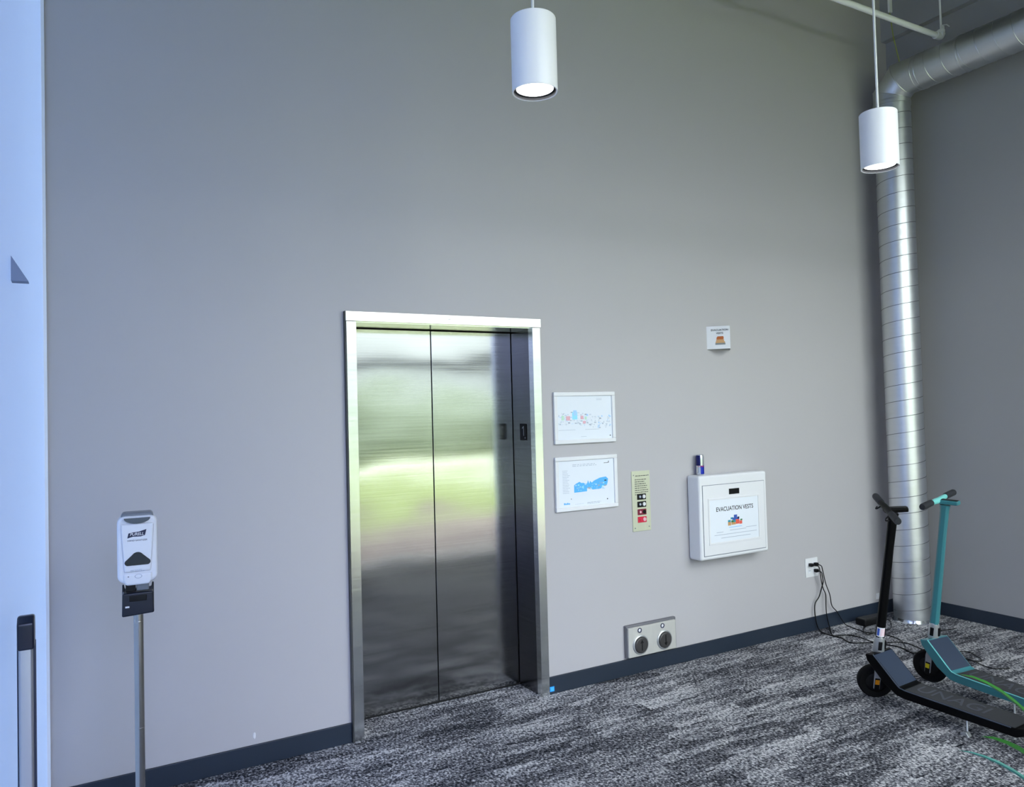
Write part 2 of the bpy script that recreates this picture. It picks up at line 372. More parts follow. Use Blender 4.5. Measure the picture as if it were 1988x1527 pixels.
b = MB(); b.box(2.360+X0, 2.391+X0, .03, .236, 0.0, 2.158); rp = b.build('side_return', RETURN, el)
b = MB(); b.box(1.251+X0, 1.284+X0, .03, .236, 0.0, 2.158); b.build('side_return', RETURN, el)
MB().box(1.284+X0, 2.36+X0, -.001, .236, 2.156, 2.188).build('soffit', FRAME, el)
pl = MB().box(1.288+X0, 1.8175+X0, .24, .262, .008, 2.150, bev=.002).build('door_panel', DOOR, el)
pr = MB().box(1.8225+X0, 2.357+X0, .24, .262, .008, 2.150, bev=.002).build('door_panel', DOOR, el)
MB().box(1.25+X0, 2.39+X0, .263, .30, 0, 2.18).build('shaft_wall', BLACKM, el)
MB().box(1.284+X0, 2.36+X0, .2365, .2625, .0005, .0075).build('sill', BLACKM, el)
EDGE = mat('shaded_edge_dark', (58, 60, 62), .5)
MB().box(1.2215+X0, 1.2258+X0, -.028, -.0005, 0, 2.211).build('frame_edge_shade', EDGE, el)  # dark strip paints shade onto the left side of the frame
fp = MB().box(2.3555+X0, 2.3598+X0, .078, .150, 1.492, 1.592, bev=.0015).build('floor_number_plate', BLACKM, el)
NG = mat('numeral_grey', (140, 144, 148), .5)
MB().prism([(.108, 1.520), (.102, 1.520), (.102, 1.578), (.107, 1.578), (.122, 1.568), (.122, 1.561), (.108, 1.569)], 2.3549+X0, 2.3556+X0, 'X', NG).box(2.3549+X0, 2.3556+X0, .084, .094, 1.504, 1.510, NG).build('numeral', NG, fp)
tag(MB().box(2.4185, 2.449, -.0138, -.0125, .016, .045, STICK).box(2.4225, 2.445, -.0141, -.0138, .020, .041, mat('sticker_pale', (70, 185, 250), .5)).build('floor_sticker', STICK),
    'small bright blue sticker on the baseboard beside the right elevator jamb', 'sticker')
dot = MB(); dot.lathe([(0, .003), (.006, .003), (.0075, 0), (0, 0)], 20, WHITE, Matrix.Translation((.742, -.0003, .14)) @ Matrix.Rotation(PI/2, 4, 'X') @ Matrix.Diagonal((1, 2.2, 1, 1)))
tag(dot.build('white_oval_mark', WHITE), 'tiny white oval mark low on the wall left of the elevator', 'adhesive pad')  # small raised white oval on the wall

# ------------------------------------------------------------------ framed plans
def bars(b, x0, x1, z, h, y, m, rows=1, dz=.01, jitter=.3, words=5):
    for r in range(rows):
        x = x0; end = x1-(x1-x0)*rnd.uniform(0, jitter)
        while x < end:
            l = min(rnd.uniform(.3, 1)*(x1-x0)/words, end-x); b.box(x, x+l, y-.0002, y+.0001, z-r*dz, z-r*dz+h, m); x += l+(x1-x0)*.03
def frame(label, x0, x1, z0, z1, kind):
    e = tag(empty('framed_floor_plan', ((x0+x1)/2, 0, z0)), label, 'picture frame', 'framed plans beside the elevator')
    W, H = x1-x0, z1-z0; bw = .024
    f = MB()
    for (a0, a1, c0, c1) in ((-W/2, W/2, 0, bw), (-W/2, W/2, H-bw, H), (-W/2, -W/2+bw, bw, H-bw), (W/2-bw, W/2, bw, H-bw)):
        f.box(a0, a1, -.018, -.0005, c0, c1, WHITE, .003)
    f.build('frame', WHITE, e)
    p = MB(); y = -.0094; p.box(-W/2+.02, W/2-.02, -.009, -.0008, .02, H-.02, PAPER)
    def U(u): return -W/2+bw+u*(W-2*bw)
    def V(v): return bw+v*(H-2*bw)
    if kind == 1:
        for i in range(150):
            u = rnd.uniform(.02, .97); v = .42+.13*math.sin(u*6)*.4+rnd.uniform(-.13, .15); a = rnd.choice((.008, .02, .035)); c = rnd.choice((.006, .02, .03))
            p.box(U(u), U(min(u+a, .98)), y-i*4e-6, y+.0003, V(v), V(v+c), rnd.choice((GRAYI, GRAYL, GRAYL, GRAYL, BLUE2)))
        m_i = 1
        for u, v, a, c, m in ((.27, .46, .09, .17, CYAN), (.29, .55, .06, .12, BLUE2), (.16, .44, .07, .1, PINK), (.42, .46, .05, .08, PINK), (.46, .36, .05, .06, PINK), (.08, .45, .04, .1, GREENP), (.5, .45, .03, .07, GREENP)):
            p.box(U(u), U(u+a), y-.0007-.0001*m_i, y, V(v), V(v+c), m); m_i += 1
        for u, v, a in ((.02, .22, .30), (.5, .22, .26), (.72, .93, .1), (.72, .90, .1), (.42, .06, .1)): p.box(U(u), U(u+a), y, y+.0002, V(v), V(v+.006), GRAYI)
        p.box(U(.955), U(.972), y-.0001, y, V(.05), V(.075), INK)
    else:
        hull = [(.27, .30), (.50, .31), (.50, .38), (.57, .38), (.60, .335), (.76, .345), (.78, .395), (.86, .40), (.88, .46), (.89, .55), (.85, .60), (.74, .585), (.63, .53), (.59, .49), (.56, .53), (.545, .47), (.52, .55), (.505, .48), (.48, .47), (.44, .50), (.40, .50), (.37, .53), (.30, .49), (.27, .46)]
        p.prism([(U(a), V(c)) for a, c in hull], y-.0002, y, 'Y', BLUE)
        for i in range(46):
            u = rnd.uniform(.28, .82); v = rnd.uniform(.33, .46); a = rnd.choice((.01, .03)); p.box(U(u), U(u+a), y-.0003-i*4e-6, y+.0001, V(v), V(v+rnd.choice((.008, .03))), rnd.choice((BLUE2, CYAN, GRAYI)))
        p.box(U(.82), U(.86), y-.0006, y-.0001, V(.51), V(.53), INK)
        bars(p, U(.25), U(.78), V(.90), .0028, y, GRAYI, 2, .0085, .25, 7)
        bars(p, U(.07), U(.2), V(.78), .002, y, GRAYI, 15, .0095, .4, 2)
        bars(p, U(.5), U(.78), V(.06), .0025, y, GRAYI, 2, .007, .2, 5); bars(p, U(.28), U(.45), V(.045), .0025, y, GRAYL, 1, .007, .1, 3)
        bars(p, U(.82), U(.92), V(.90), .003, y, INK, 1, .007, .1, 4)
        p.box(U(.90), U(.912), y-.0002, y, V(.915), V(.945), INK)
        for u, v, r in ((.87, .105, .004), (.215, .17, .0028)):
            p.lathe([(0, .0003), (r, .0003), (r, 0), (0, 0)], 14, INK, Matrix.Translation((U(u), y, V(v))) @ Matrix.Rotation(PI/2, 4, 'X'))
        for k in range(4): p.box(U(.085+k*.027), U(.108+k*.027), y-.0002, y, V(.055), V(.095-.01*(k % 2)), BLUE)
    p.build('printed_sheet', None, e)
frame('upper white framed evacuation map right of the elevator, faint grey drawing', 2.500, 2.955, 1.463, 1.776, 1)
frame('lower white framed floor plan right of the elevator, bright blue building outline', 2.497, 2.958, 1.058, 1.385, 2)

# ------------------------------------------------------------------ elevator key panel
e = tag(empty('instruction_plate', (3.151, 0, .884)), 'narrow pale metal instruction plate with black and red keys, right of the framed plans', 'control plate')
MB().box(-.074, .074, -.005, -.0005, 0, .383, bev=.0018).build('face_plate', PLATE, e)
b = MB(); bars(b, -.045, .055, .350, .004, -.0053, INK, 1, .011, .1, 4); bars(b, -.05, .062, .326, .004, -.0053, INK, 8, .0135, .35, 5); b.build('engraved_lines', INK, e)
for x, z in ((-.058, .357), (.06, .353), (-.055, .022), (.058, .025)):
    MB().lathe([(0, .002), (.003, .0015), (.0042, 0), (0, 0)], 12, GREYP, Matrix.Translation((x, -.005, z)) @ Matrix.Rotation(PI/2, 4, 'X')).build('screw', GREYP, e)
for i, (z, cm, c1, c2) in enumerate(((.219, BLACK, GRAYI, WHITE), (.171, BLACK, GRAYI, WHITE), (.122, WINE, PINK, BLACK), (.074, RED, RED, PINK))):
    k = MB().box(-.034, .036, -.009, -.005, z-.019, z+.018, cm, .002).build('key', cm, e)
    q = MB()
    for x, r, m in ((-.014, .008, c1), (.018, .0125, c2)): q.lathe([(0, .004), (r*.9, .004), (r, .002), (r, 0), (0, 0)], 20, m, Matrix.Translation((x, -.009, z)) @ Matrix.Rotation(PI/2, 4, 'X'))
    q.build('key_cap', None, k)

# ------------------------------------------------------------------ low call button box
e = tag(empty('call_button_box', (3.185, 0, .108)), 'low stainless box just above the baseboard with big up and down arrow buttons', 'button box')
MB().box(-.203, .203, -.026, -.0005, 0, .203, bev=.006, seg=3).build('back_box', mat('box_side_grey', (128, 128, 134), .4, metal=.6), e)
MB().box(-.197, .187, -.040, -.026, .008, .190, bev=.0025).build('face_plate', KICK, e)
for sx, dn in ((-.105, 0), (.088, 1)):
    T = Matrix.Translation((sx, -.040, .078)) @ Matrix.Rotation(PI/2, 4, 'X')
    q = MB(); q.lathe([(.060, 0), (.060, .006), (.056, .009), (.052, .009), (.052, 0)], 40, SILV, T); ring = q.build('button_bezel', SILV, e)
    q = MB(); q.lathe([(.050, 0), (.050, .012), (.046, .016), (.038, .0165), (0, .0165)], 40, None, T); bt = q.build('button', mat('button_grey', (70, 68, 68), .4, metal=.3), e)
    q = MB(); s = -1 if dn else 1; zc = .078
    q.prism([(sx-.0035, zc-s*.034), (sx+.0035, zc-s*.034), (sx+.0035, zc+s*.014), (sx+.013, zc+s*.012), (sx, zc+s*.034), (sx-.013, zc+s*.012), (sx-.0035, zc+s*.014)], -.0575, -.0562, 'Y', BLACK); q.build('arrow', BLACK, bt)
    T = Matrix.Translation((sx+(-.004 if not dn else -.012), -.040, .168)) @ Matrix.Rotation(PI/2, 4, 'X')
    q = MB(); q.lathe([(.0155, 0), (.0155, .003), (.0105, .003), (.0105, 0)], 24, NAVY, T); q.lathe([(0, .003), (.007, .002), (.0105, 0)], 24, WHITE, T); q.build('indicator', None, e)

# ------------------------------------------------------------------ evacuation vest cabinet
e = tag(empty('vest_cabinet', (3.85, 0, .66)), 'white wall cabinet lettered evacuation vests, hung left of the outlet', 'cabinet')
X0, Z0 = -3.85, -.66
MB().box(3.541+X0, 4.165+X0, -.116, -.0005, 0, .553, bev=.016, seg=4).build('body', WHITE, e)
MB().box(3.566+X0, 4.138+X0, -.1168, -.112, .026, .490).build('door_gap', mat('gap_grey', (96, 104, 116), .8), e)
dr = MB().box(3.570+X0, 4.135+X0, -.119, -.113, .030, .487, bev=.0012).build('door', WHITE, e)
q = MB()
for a0, a1, c0, c1 in ((3.612, 4.083, 1.050, 1.062), (3.612, 4.083, .756, .768), (3.612, 3.624, .768, 1.05), (4.071, 4.083, .768, 1.05)): q.box(a0+X0, a1+X0, -.1225, -.119, c0+Z0, c1+Z0, WHITE, .001)
q.build('sign_holder', WHITE, dr)
q = MB().box(3.626+X0, 4.069+X0, -.1198, -.1185, .770+Z0, 1.048+Z0)
q.build('paper_sign', PAPER, dr)
text('lettering', 'EVACUATION VESTS', .040, (3.852+X0, -.1200, .983+Z0), INK, dr, sx=.93, bold=.0004)
q = MB()
def LG(px, py): return 3.781+X0+(px-585)/175*.138, .938+Z0-(py-810)/150*.081
for a, c, d2, g, m in ((660, 810, 697, 850, LBLUE), (640, 845, 720, 872, LBLUE), (622, 838, 652, 862, LTEAL), (702, 838, 722, 862, NAVY), (590, 868, 622, 892, LTEAL), (590, 892, 625, 935, LGOLD), (628, 875, 655, 900, LGREEN), (630, 900, 678, 930, LGOLD), (655, 872, 680, 905, LTEAL), (680, 868, 722, 925, LRED), (724, 890, 755, 930, LRED), (735, 870, 757, 888, LGREEN), (600, 955, 750, 960, BLUE)):
    x0, z1 = LG(a, c); x1, z0 = LG(d2, g); k_ = a*1e-7+c*2e-7; q.box(x0, x1, -.1202-k_, -.1198, z0, z1, m)
for x0, x1, z in ((3.68, 3.74, .832), (3.80, 3.95, .838), (3.95, 4.05, .846), (3.72, 3.99, .793), (3.66, 4.05, .815)): q.box(x0+X0, x1+X0, -.1201, -.1198, z+Z0, z+.003+Z0, GRAYI)
q.build('emblem', None, dr)
MB().box(3.803+X0, 3.897+X0, -.1215, -.119, 1.077+Z0, 1.114+Z0, bev=.001).build('latch_recess', BLACK, dr)

# energy drink can on top of the cabinet
e = tag(empty('drink_can', (3.628, -.040, 1.2135)), 'slim blue and silver drink can standing on the white cabinet', 'can')
q = MB(); R, H = .0265, .134; n = 48
prof = [(.020, 0), (R, .006), (R, H-.014), (.0235, H-.004), (.0245, H)]
zz = [0, .006, .018, .055, .062, .100, H-.014, H-.004, H]; rr = [.020, R, R, R, R, R, R, .0235, .0245]
rings = [[q.bm.verts.new((r*math.cos(2*PI*i/n), r*math.sin(2*PI*i/n), z)) for i in range(n)] for r, z in zip(rr, zz)]
for m in (CANB, CANS, CANN): q.mi(m)
for j in range(len(rings)-1):
    for i in range(n):
        f = q.bm.faces.new((rings[j][i], rings[j][(i+1) % n], rings[j+1][(i+1) % n], rings[j+1][i])); f.smooth = True
        quad = int((i+5)/(n/4)) % 2
        low = zz[j] < .06
        f.material_index = 1 if j in (0, 7) else ((0 if quad else 1) if low else (1 if quad else 2))
q.build('can_body', None, e)
MB().lathe([(0, H-.004), (.019, H-.004), (.021, H-.006), (.0235, H-.001), (.0245, H)], 32, CANS).build('lid', CANS, e)
# lettering wrapped round the can, facing the room
lt = bpy.data.curves.new('t', 'FONT'); lt.body = 'Red Bull'; lt.size = .0125; lt.extrude = .0002; lt.align_x = 'CENTER'; lt.align_y = 'CENTER'
to = bpy.data.objects.new('t', lt); C.objects.link(to); bpy.context.view_layer.update()
me = bpy.data.meshes.new_from_object(to.evaluated_get(bpy.context.evaluated_depsgraph_get())); bpy.data.objects.remove(to)
a0 = -2.15
for v in me.vertices:
    a = a0+v.co.x/R; rr_ = R+.0003+max(v.co.z, 0); v.co = Vector((rr_*math.cos(a), rr_*math.sin(a), .058+v.co.y))
me.materials.clear(); me.materials.append(CANR); o = bpy.data.objects.new('lettering', me); C.objects.link(o); o.parent = e

# ------------------------------------------------------------------ projecting V sign
e = tag(empty('projecting_sign', (3.874, 0, 2.056)), 'small white V-shaped sign projecting from the wall high above the cabinet', 'sign')
q = MB(); a, hh = .109, .155
q.prism([(-a, -.0005), (0, -a), (a, -.0005), (a-.005, -.0005), (0, -a+.005), (-a+.005, -.0005)], 0, hh, 'Z', WHITE)
q.build('folded_panel', WHITE, e)
rotL = (PI/2, 0, -PI/4)
def VP_(u, v, off=.0008):   # u along the left face from wall to apex, 0..1
    return (-a+u*a-off*.707, -u*a-off*.707, v)
text('lettering', 'EVACUATION', .0178, VP_(.56, .128), INK, e, rot=rotL, bold=.0003, sx=1.02)
text('lettering', 'VESTS', .0178, VP_(.56, .106), INK, e, rot=rotL, bold=.0003)
q = MB(); Tm = Matrix.Translation(VP_(.57, .0, .0003)) @ Matrix.Rotation(-PI/4, 4, 'Z')
q.prism([(-.022, .064), (.020, .064), (.025, .070), (.022, .085), (-.016, .085), (-.024, .074)], -.0006, 0, 'Y', RUST, T=Tm)
q.box(-.026, .026, -.0006, 0, .050, .064, TAN, T=Tm); q.box(-.030, .032, -.0006, 0, .040, .050, TAN, T=Tm); q.box(-.032, .034, -.0006, 0, .028, .040, SLATE, T=Tm)
q.build('vest_picture', None, e)

# ------------------------------------------------------------------ wall outlet, data plate
e = tag(empty('wall_outlet', (4.728, 0, .392)), 'white double wall outlet with three black plugs above the baseboard', 'outlet')
MB().box(-.066, .066, -.006, -.0005, 0, .138, bev=.002).build('cover_plate', WHITE, e)
for x in (-.026, .028):
    for z in (.045, .092):
        r = MB(); r.prism([(x-.015, z-.014), (x+.015, z-.014), (x+.017, z), (x+.015, z+.014), (x-.015, z+.014), (x-.017, z)], -.008, -.006, 'Y', WHITE2)
        r.box(x-.007, x-.0045, -.0085, -.008, z-.002, z+.007, BLACK); r.box(x+.0045, x+.007, -.0085, -.008, z-.002, z+.007, BLACK); r.build('socket', None, e)
tag(MB().box(5.462, 5.498, -.007, -.0005, .122, .168, WHITE, .002).box(5.472, 5.488, -.0085, -.007, .138, .152, WHITE2, .001).build('data_jack', WHITE), 'tiny white data jack on the wall just above the baseboard near the duct', 'wall jack')

# ------------------------------------------------------------------ cords
def cord(name, label, pts, plug=None, r=.0035, cat='cord', group='black charging cords on the carpet'):
    P = []
    for x, y, z in pts: P.append((x, y, max(z, r+.0008)))
    e = tag(empty(name, P[0]), label, cat, group)
    o = Vector(P[0]); P2 = [Vector(p)-o for p in smooth_path(P, 6)]
    for v in P2:
        if v.z+o.z < r+.0006: v.z = r+.0006-o.z
    MB().tube(P2, r, 8).build('cable', BLACK, e)
    if plug:
        q = MB(); q.box(-.014, .014, -.036, -.0085, -.012, .012, BLACK, .005, 3, T=Matrix.Translation(Vector((plug[0], 0, plug[1]))-o))
        q.build('plug', BLACK, e)
    return e
cordA = [(4.757, -.034, .484), (4.765, -.06, .476), (4.775, -.062, .446), (4.819, -.05, .339), (4.872, -.04, .247), (4.903, -.03, .161), (4.958, -.03, .107), (5.0, -.04, .041), (5.011, -.074, .005), (4.984, -.201, .005), (4.972, -.256, .005), (5.011, -.299, .005), (5.029, -.342, .005), (5.03, -.434, .005), (4.996, -.514, .005), (4.9, -.603, .005)]
cordB = [(4.757, -.034, .437), (4.765, -.058, .430), (4.768, -.062, .41), (4.791, -.05, .358), (4.784, -.04, .308), (4.765, -.03, .245), (4.726, -.025, .2), (4.72, -.025, .13), (4.731, -.03, .047), (4.748, -.04, .005), (4.715, -.095, .005), (4.711, -.184, .005), (4.716, -.248, .005), (4.676, -.352, .005), (4.787, -.428, .005), (4.815, -.49, .005), (4.853, -.571, .005), (4.841, -.645, .005), (4.809, -.702, .005), (4.845, -.74, .005)]
cordC = [(4.702, -.034, .484), (4.715, -.062, .482), (4.735, -.066, .466), (4.78, -.045, .355), (4.801, -.04, .302), (4.839, -.03, .25), (4.838, -.03, .17), (4.842, -.03, .103), (4.861, -.035, .012), (4.721, -.176, .005), (4.799, -.215, .005), (4.837, -.287, .005), (4.813, -.417, .005), (4.855, -.474, .005), (4.95, -.525, .005), (4.974, -.584, .005), (4.948, -.663, .005), (4.925, -.728, .005)]
cordD = [(5.175, -.16, .012), (5.097, -.167, .005), (5.013, -.206, .005), (4.936, -.294, .005), (5.008, -.297, .005), (5.12, -.28, .005), (5.174, -.301, .005), (5.272, -.255, .005), (5.39, -.16, .005), (5.40, -.12, .005), (5.362, -.11, .005), (5.33, -.118, .01)]
cordE = [(5.18, -.57, .005), (5.30, -.535, .005), (5.421, -.519, .005), (5.498, -.541, .005), (5.583, -.551, .005)]
cordF = [(5.031, -.852, .005), (5.119, -.886, .005), (5.107, -.943, .005), (5.027, -1.039, .005), (4.97, -1.013, .005), (4.971, -.927, .005), (4.985, -.886, .005)]
cordG = [(4.84, -.75, .005), (4.90, -.86, .005), (4.966, -.93, .005), (4.96, -1.03, .009), (4.937, -1.085, .005), (4.936, -1.166, .005), (5.019, -1.21, .005)]
cord('power_cord', 'black cord from the upper right plug of the white outlet to the carpet', cordA, (4.757, .484))
cord('power_cord', 'black cord from the lower plug of the white outlet, dropping furthest left', cordB, (4.757, .437), r=.0042)
cord('power_cord', 'black cord from the upper left plug, hanging between the other two', cordC, (4.702, .484))
cord('charger_lead', 'black lead looping from the charger brick beside the duct foot', cordD, r=.003)
cord('charger_lead', 'black lead running on the carpet behind the teal scooter neck', cordE, r=.003)
cord('charger_lead', 'black lead lying in a closed loop behind the teal scooter deck', cordF, r=.003)
cord('charger_lead', 'black lead snaking away under the loop behind the teal scooter deck', cordG, r=.003)
e = tag(empty('charger_brick', (5.255, -.125, .001), (0, 0, math.radians(-3))), 'long black charger brick on the carpet against the baseboard behind the black scooter', 'charger')
MB().box(-.155, .085, -.045, .045, 0, .052, bev=.011, seg=3).build('brick_body', BLACK, e)
MB().box(-.12, .05, -.03, .03, .0515, .0525).build('rating_label', mat('label_dark', (30, 32, 36), .6), e)

# ------------------------------------------------------------------ spiral duct
DX, DY, DR, DZ = 5.545, -.245, .130, 4.13
e = tag(empty('spiral_duct', (DX, DY, 0)), 'silver spiral metal air duct rising in the corner and bending forward', 'duct')
MB().lathe([(DR, .004), (DR, 3.98)], 64, GALV).build('riser', GALV, e)
def helix(z0, z1, pitch, R, r, axis='Z', sign=1, ph=0):
    P = []; n = int((z1-z0)/pitch*40)
    for i in range(n+1):
        z = z0+(z1-z0)*i/n; a = sign*2*PI*(z-z0)/pitch+ph
        P.append((R*math.cos(a), R*math.sin(a), z) if axis == 'Z' else (R*math.cos(a), -(z), R*math.sin(a)))
    return P
SEAM = mat('seam_shadow', (120, 123, 128), .4, metal=.8)  # darker tone paints the shadow line along the riser seam
MB().tube(helix(.03, 3.96, .121, DR+.0002, .0022), .0022, 6).build('spiral_seam', SEAM, e)
MB().lathe([(DR+.001, 3.945), (DR+.005, 3.947), (DR+.005, 3.975), (DR+.001, 3.977)], 64, GALV).build('coupling', GALV, e)
b = MB(); n = 64
for i in range(n):      # rumpled foil tape round the foot
    pass
b.lathe([(DR+.012, .001), (DR+.004, .008), (DR+.001, .03)], 64, None)
for v in b.bm.verts:
    if v.co.z < .02: k = 1+rnd.uniform(-.02, .025); v.co.x *= k; v.co.y *= k; v.co.z = max(.001, v.co.z+rnd.uniform(-.003, .003))
b.build('foil_skirt', mat('foil', (225, 228, 232), .25, metal=1), e)
# mitred elbow then run towards the facade
P = [Vector((0, 0, 3.97)), Vector((0, 0, 4.035)), Vector((0, -.095, DZ)), Vector((0, -.23, DZ))]
def ring(i):
    d1 = (P[i]-P[i-1]).normalized() if i > 0 else (P[1]-P[0]).normalized(); d2 = (P[i+1]-P[i]).normalized() if i < len(P)-1 else d1
    nrm = (d1+d2).normalized(); u = Vector((1, 0, 0)); v = d1.cross(u)
    out = []
    for k in range(n):
        q_ = (u*math.cos(2*PI*k/n)+v*math.sin(2*PI*k/n))*DR; t = -q_.dot(nrm)/d1.dot(nrm); out.append(P[i]+q_+d1*t)
    return out
rings = [ring(i) for i in range(4)]
for ra, rb in zip(rings, rings[1:]):
    b = MB(); A = [b.bm.verts.new(p) for p in ra]; B = [b.bm.verts.new(p) for p in rb]
    for k in range(n): f = b.bm.faces.new((A[k], B[k], B[(k+1) % n], A[(k+1) % n])); f.smooth = True
    b.build('elbow_gore', GALV, e)
b = MB()
for r_ in rings[1:]: b.tube(r_+[r_[0]], .003, 6, cap=False)
b.build('elbow_seam', GALV, e)
T = Matrix.Translation((0, -.23, DZ)) @ Matrix.Rotation(PI/2, 4, 'X')
L = abs(YF)-.23-.245-.005
MB().lathe([(DR, 0), (DR, L)], 64, GALV, T).build('ceiling_run', GALV, e)
MB().tube(helix(.05, L-.02, .121, DR+.0002, .0028), .003, 6, T=T).build('spiral_seam', GALV, e)
for z in (.02, .33): MB().lathe([(DR+.001, z), (DR+.004, z+.003), (DR+.004, z+.012), (DR+.001, z+.015)], 64, GALV, T).build('coupling', GALV, e)

# hanger wire of the duct
e = tag(empty('hanger_wire', (5.47, -.33, 4.26)), 'thin yellow-green hanger wire with white clip above the duct bend', 'wire')
MB().tube([(.035, -.02, -.02), (.0, 0, .18), (-.02, .01, .38), (-.02, .01, .93)], .004, 8).build('wire', WIRE, e)
MB().box(-.040, -.006, -.005, .012, .37, .52, WHITE, .003).build('clip', WHITE, e)

# white sprinkler pipe
e = tag(empty('sprinkler_pipe', (5.61, -.6, 4.36)), 'white pipe with elbow hung by a thin rod above the duct', 'pipe')
MB().tube([(-3.6, 0, 0), (-.01, 0, 0)], .020, 20).build('pipe', GALPIPE, e)
q = MB(); q.tube(smooth_path([(-.05, 0, 0), (-.01, 0, 0), (.015, 0, .01), (.022, 0, .05)], 4), .027, 16); q.lathe([(0, -.02), (.014, -.02), (.020, 0), (.014, .012), (0, .012)], 16, None, Matrix.Translation((0, -.024, .01)) @ Matrix.Rotation(PI/2, 4, 'X'))
q.build('elbow_fitting', GALPIPE, e)
q = MB(); q.tube([(.022, 0, .04), (.022, 0, .84)], .007, 10); q.build('hanger_rod', GALPIPE, e)
q = MB(); q.box(-.002, .046, -.014, -.010, .02, .085, WHITE, .002); q.tube([(.022, -.012, .085), (.06, -.02, .095), (.08, -.03, .08)], .004, 8); q.build('rod_clip', GALPIPE, e)

# ------------------------------------------------------------------ pendant lamps
def pendant(label, x, y, zb, R, H):
    e = tag(empty('pendant_lamp', (x, y, zb)), label, 'pendant lamp', 'white cylinder pendant lamps')
    MB().lathe([(R*.93, .002), (R*.96, 0), (R*.995, .0), (R, .003), (R, H-.004), (R-.003, H), (.01, H), (0, H)], 64, LAMPW).build('shade', LAMPW, e)
    MB().lathe([(R*.93, .002), (R*.93, .014), (R*.80, .016)], 64, RIM).build('inner_rim', RIM, e)
    MB().lathe([(0, .014), (R*.82, .014)], 64, LENS).build('lens', LENS, e)
    MB().tube([(0, 0, H), (0, 0, ZC-zb-.03)], .006, 10).build('stem', WHITE, e)
    MB().lathe([(0, ZC-zb-.035), (.05, ZC-zb-.032), (.06, ZC-zb-.001), (0, ZC-zb-.001)], 32, WHITE).build('ceiling_canopy', WHITE, e)
pendant('large near white cylinder lamp cut by the top of the photo above the elevator', 1.549, -1.410, 2.888, .0875, .285)
pendant('farther white cylinder lamp hanging on a thin white stem before the duct', 3.450, -1.541, 2.812, .0865, .272)
for x, y, z in ((1.549, -1.41, 2.87), (3.45, -1.541, 2.79)):
    dl = bpy.data.lights.new('lamp_bulb', 'SPOT'); dl.energy = 6; dl.spot_size = 1.9; dl.spot_blend = .8; dl.shadow_soft_size = .06; dl.color = (1, .95, .88)
    lo = bpy.data.objects.new('lamp_bulb', dl); lo.location = (x, y, z); C.objects.link(lo)

# ------------------------------------------------------------------ hand sanitizer stand
e = tag(empty('hand_sanitizer_stand', (.207, -.585, 0), (0, 0, math.radians(-4))), 'hand sanitizer dispenser on a steel pole stand left of the elevator', 'sanitizer stand')
MB().lathe([(0, 0), (.16, 0), (.16, .006), (.15, .012), (.03, .018), (.022, .03), (0, .03)], 48, POLE).build('base', POLE, e)
q = MB(); q.lathe([(0, .01), (.0175, .012), (.0175, .96), (0, .965)], 32, POLE)
for z in (.50, .902): q.lathe([(.0176, z-.002), (.0182, z), (.0176, z+.002)], 32, POLE)
q.build('pole', POLE, e)
def rrect(w, h, r, n=6, cx=0, cz=0):
    o = []
    for sx, sz, a0 in ((1, 1, 0), (-1, 1, PI/2), (-1, -1, PI), (1, -1, 3*PI/2)):
        for i in range(n+1): a = a0+i*PI/2/n; o.append((cx+sx*(w/2-r)+r*math.cos(a), cz+sz*(h/2-r)+r*math.sin(a)))
    return o
dz = MB(); dz.prism(rrect(.138, .250, .028, cz=1.188), -.075, .02, 'Y', WHITE2, .012, 3)
disp = dz.build('dispenser', WHITE2, e)
# belly bulge towards the room
q = MB(); q.prism([(-.045, 1.105), (.045, 1.105), (.052, 1.20), (.056, 1.285), (-.056, 1.285), (-.052, 1.20)], -.083, -.074, 'Y', WHITE2, .006, 3); q.prism([(-.04, 1.055), (.04, 1.055), (.05, 1.075), (.05, 1.1), (-.05, 1.1), (-.05, 1.075)], -.080, -.06, 'Y', WHITE2, .008, 3)
q.build('front_cover', WHITE2, disp)
q = MB(); q.prism(rrect(.112, .03, .014, cz=1.308), -.06, .018, 'Y', GREYP, .006, 3); q.build('top_cap', GREYP, disp)
cres = [(.045*math.cos(PI+PI*i/14), 1.306+.021*math.sin(PI+PI*i/14)) for i in range(15)]
MB().prism(cres, -.086, -.06, 'Y', mat('smoke_window', (72, 80, 92), .2)).build('top_window', MATS['smoke_window'], disp)
tri = []
for (cx, cz, a0, a1, r) in ((0, 1.157, 35, 145, .022), (-.033, 1.141, 145, 265, .011), (.033, 1.141, -85, 35, .011)):
    for i in range(8): a = math.radians(a0+(a1-a0)*i/7); tri.append((cx+r*math.cos(a), cz+r*math.sin(a)))
MB().prism(tri, -.0855, -.078, 'Y', mat('level_window', (22, 30, 40), .25)).build('level_window', MATS['level_window'], disp)
q = MB(); q.prism([(-.034, 1.232), (-.030, 1.250), (-.018, 1.253), (.005, 1.2545), (.031, 1.262), (.026, 1.240), (.012, 1.236), (-.015, 1.237)], -.0838, -.0828, 'Y', NAVY); q.build('logo_patch', NAVY, disp)
text('lettering', 'PURELL', .0155, (-.002, -.0840, 1.2455), WHITE, disp, shear=.25, bold=.0002, sx=.92)
text('lettering', 'HAND SANITIZER', .0085, (0, -.0834, 1.2225), NAVY, disp, sx=1.0)
q = MB(); bars(q, -.025, .025, 1.112, .0015, -.0836, GRAYI, 2, .004, .2, 4); q.lathe([(.008, 0), (.008, .0004), (.0065, .0004), (.0065, 0)], 20, GRAYI, Matrix.Translation((.002, -.0802, 1.088)) @ Matrix.Rotation(PI/2, 4, 'X') @ Matrix.Diagonal((1.6, 1, 1, 1)))
q.box(-.034, -.030, -.0805, -.0795, 1.087, 1.090, INK); q.build('instruction_marks', None, disp)
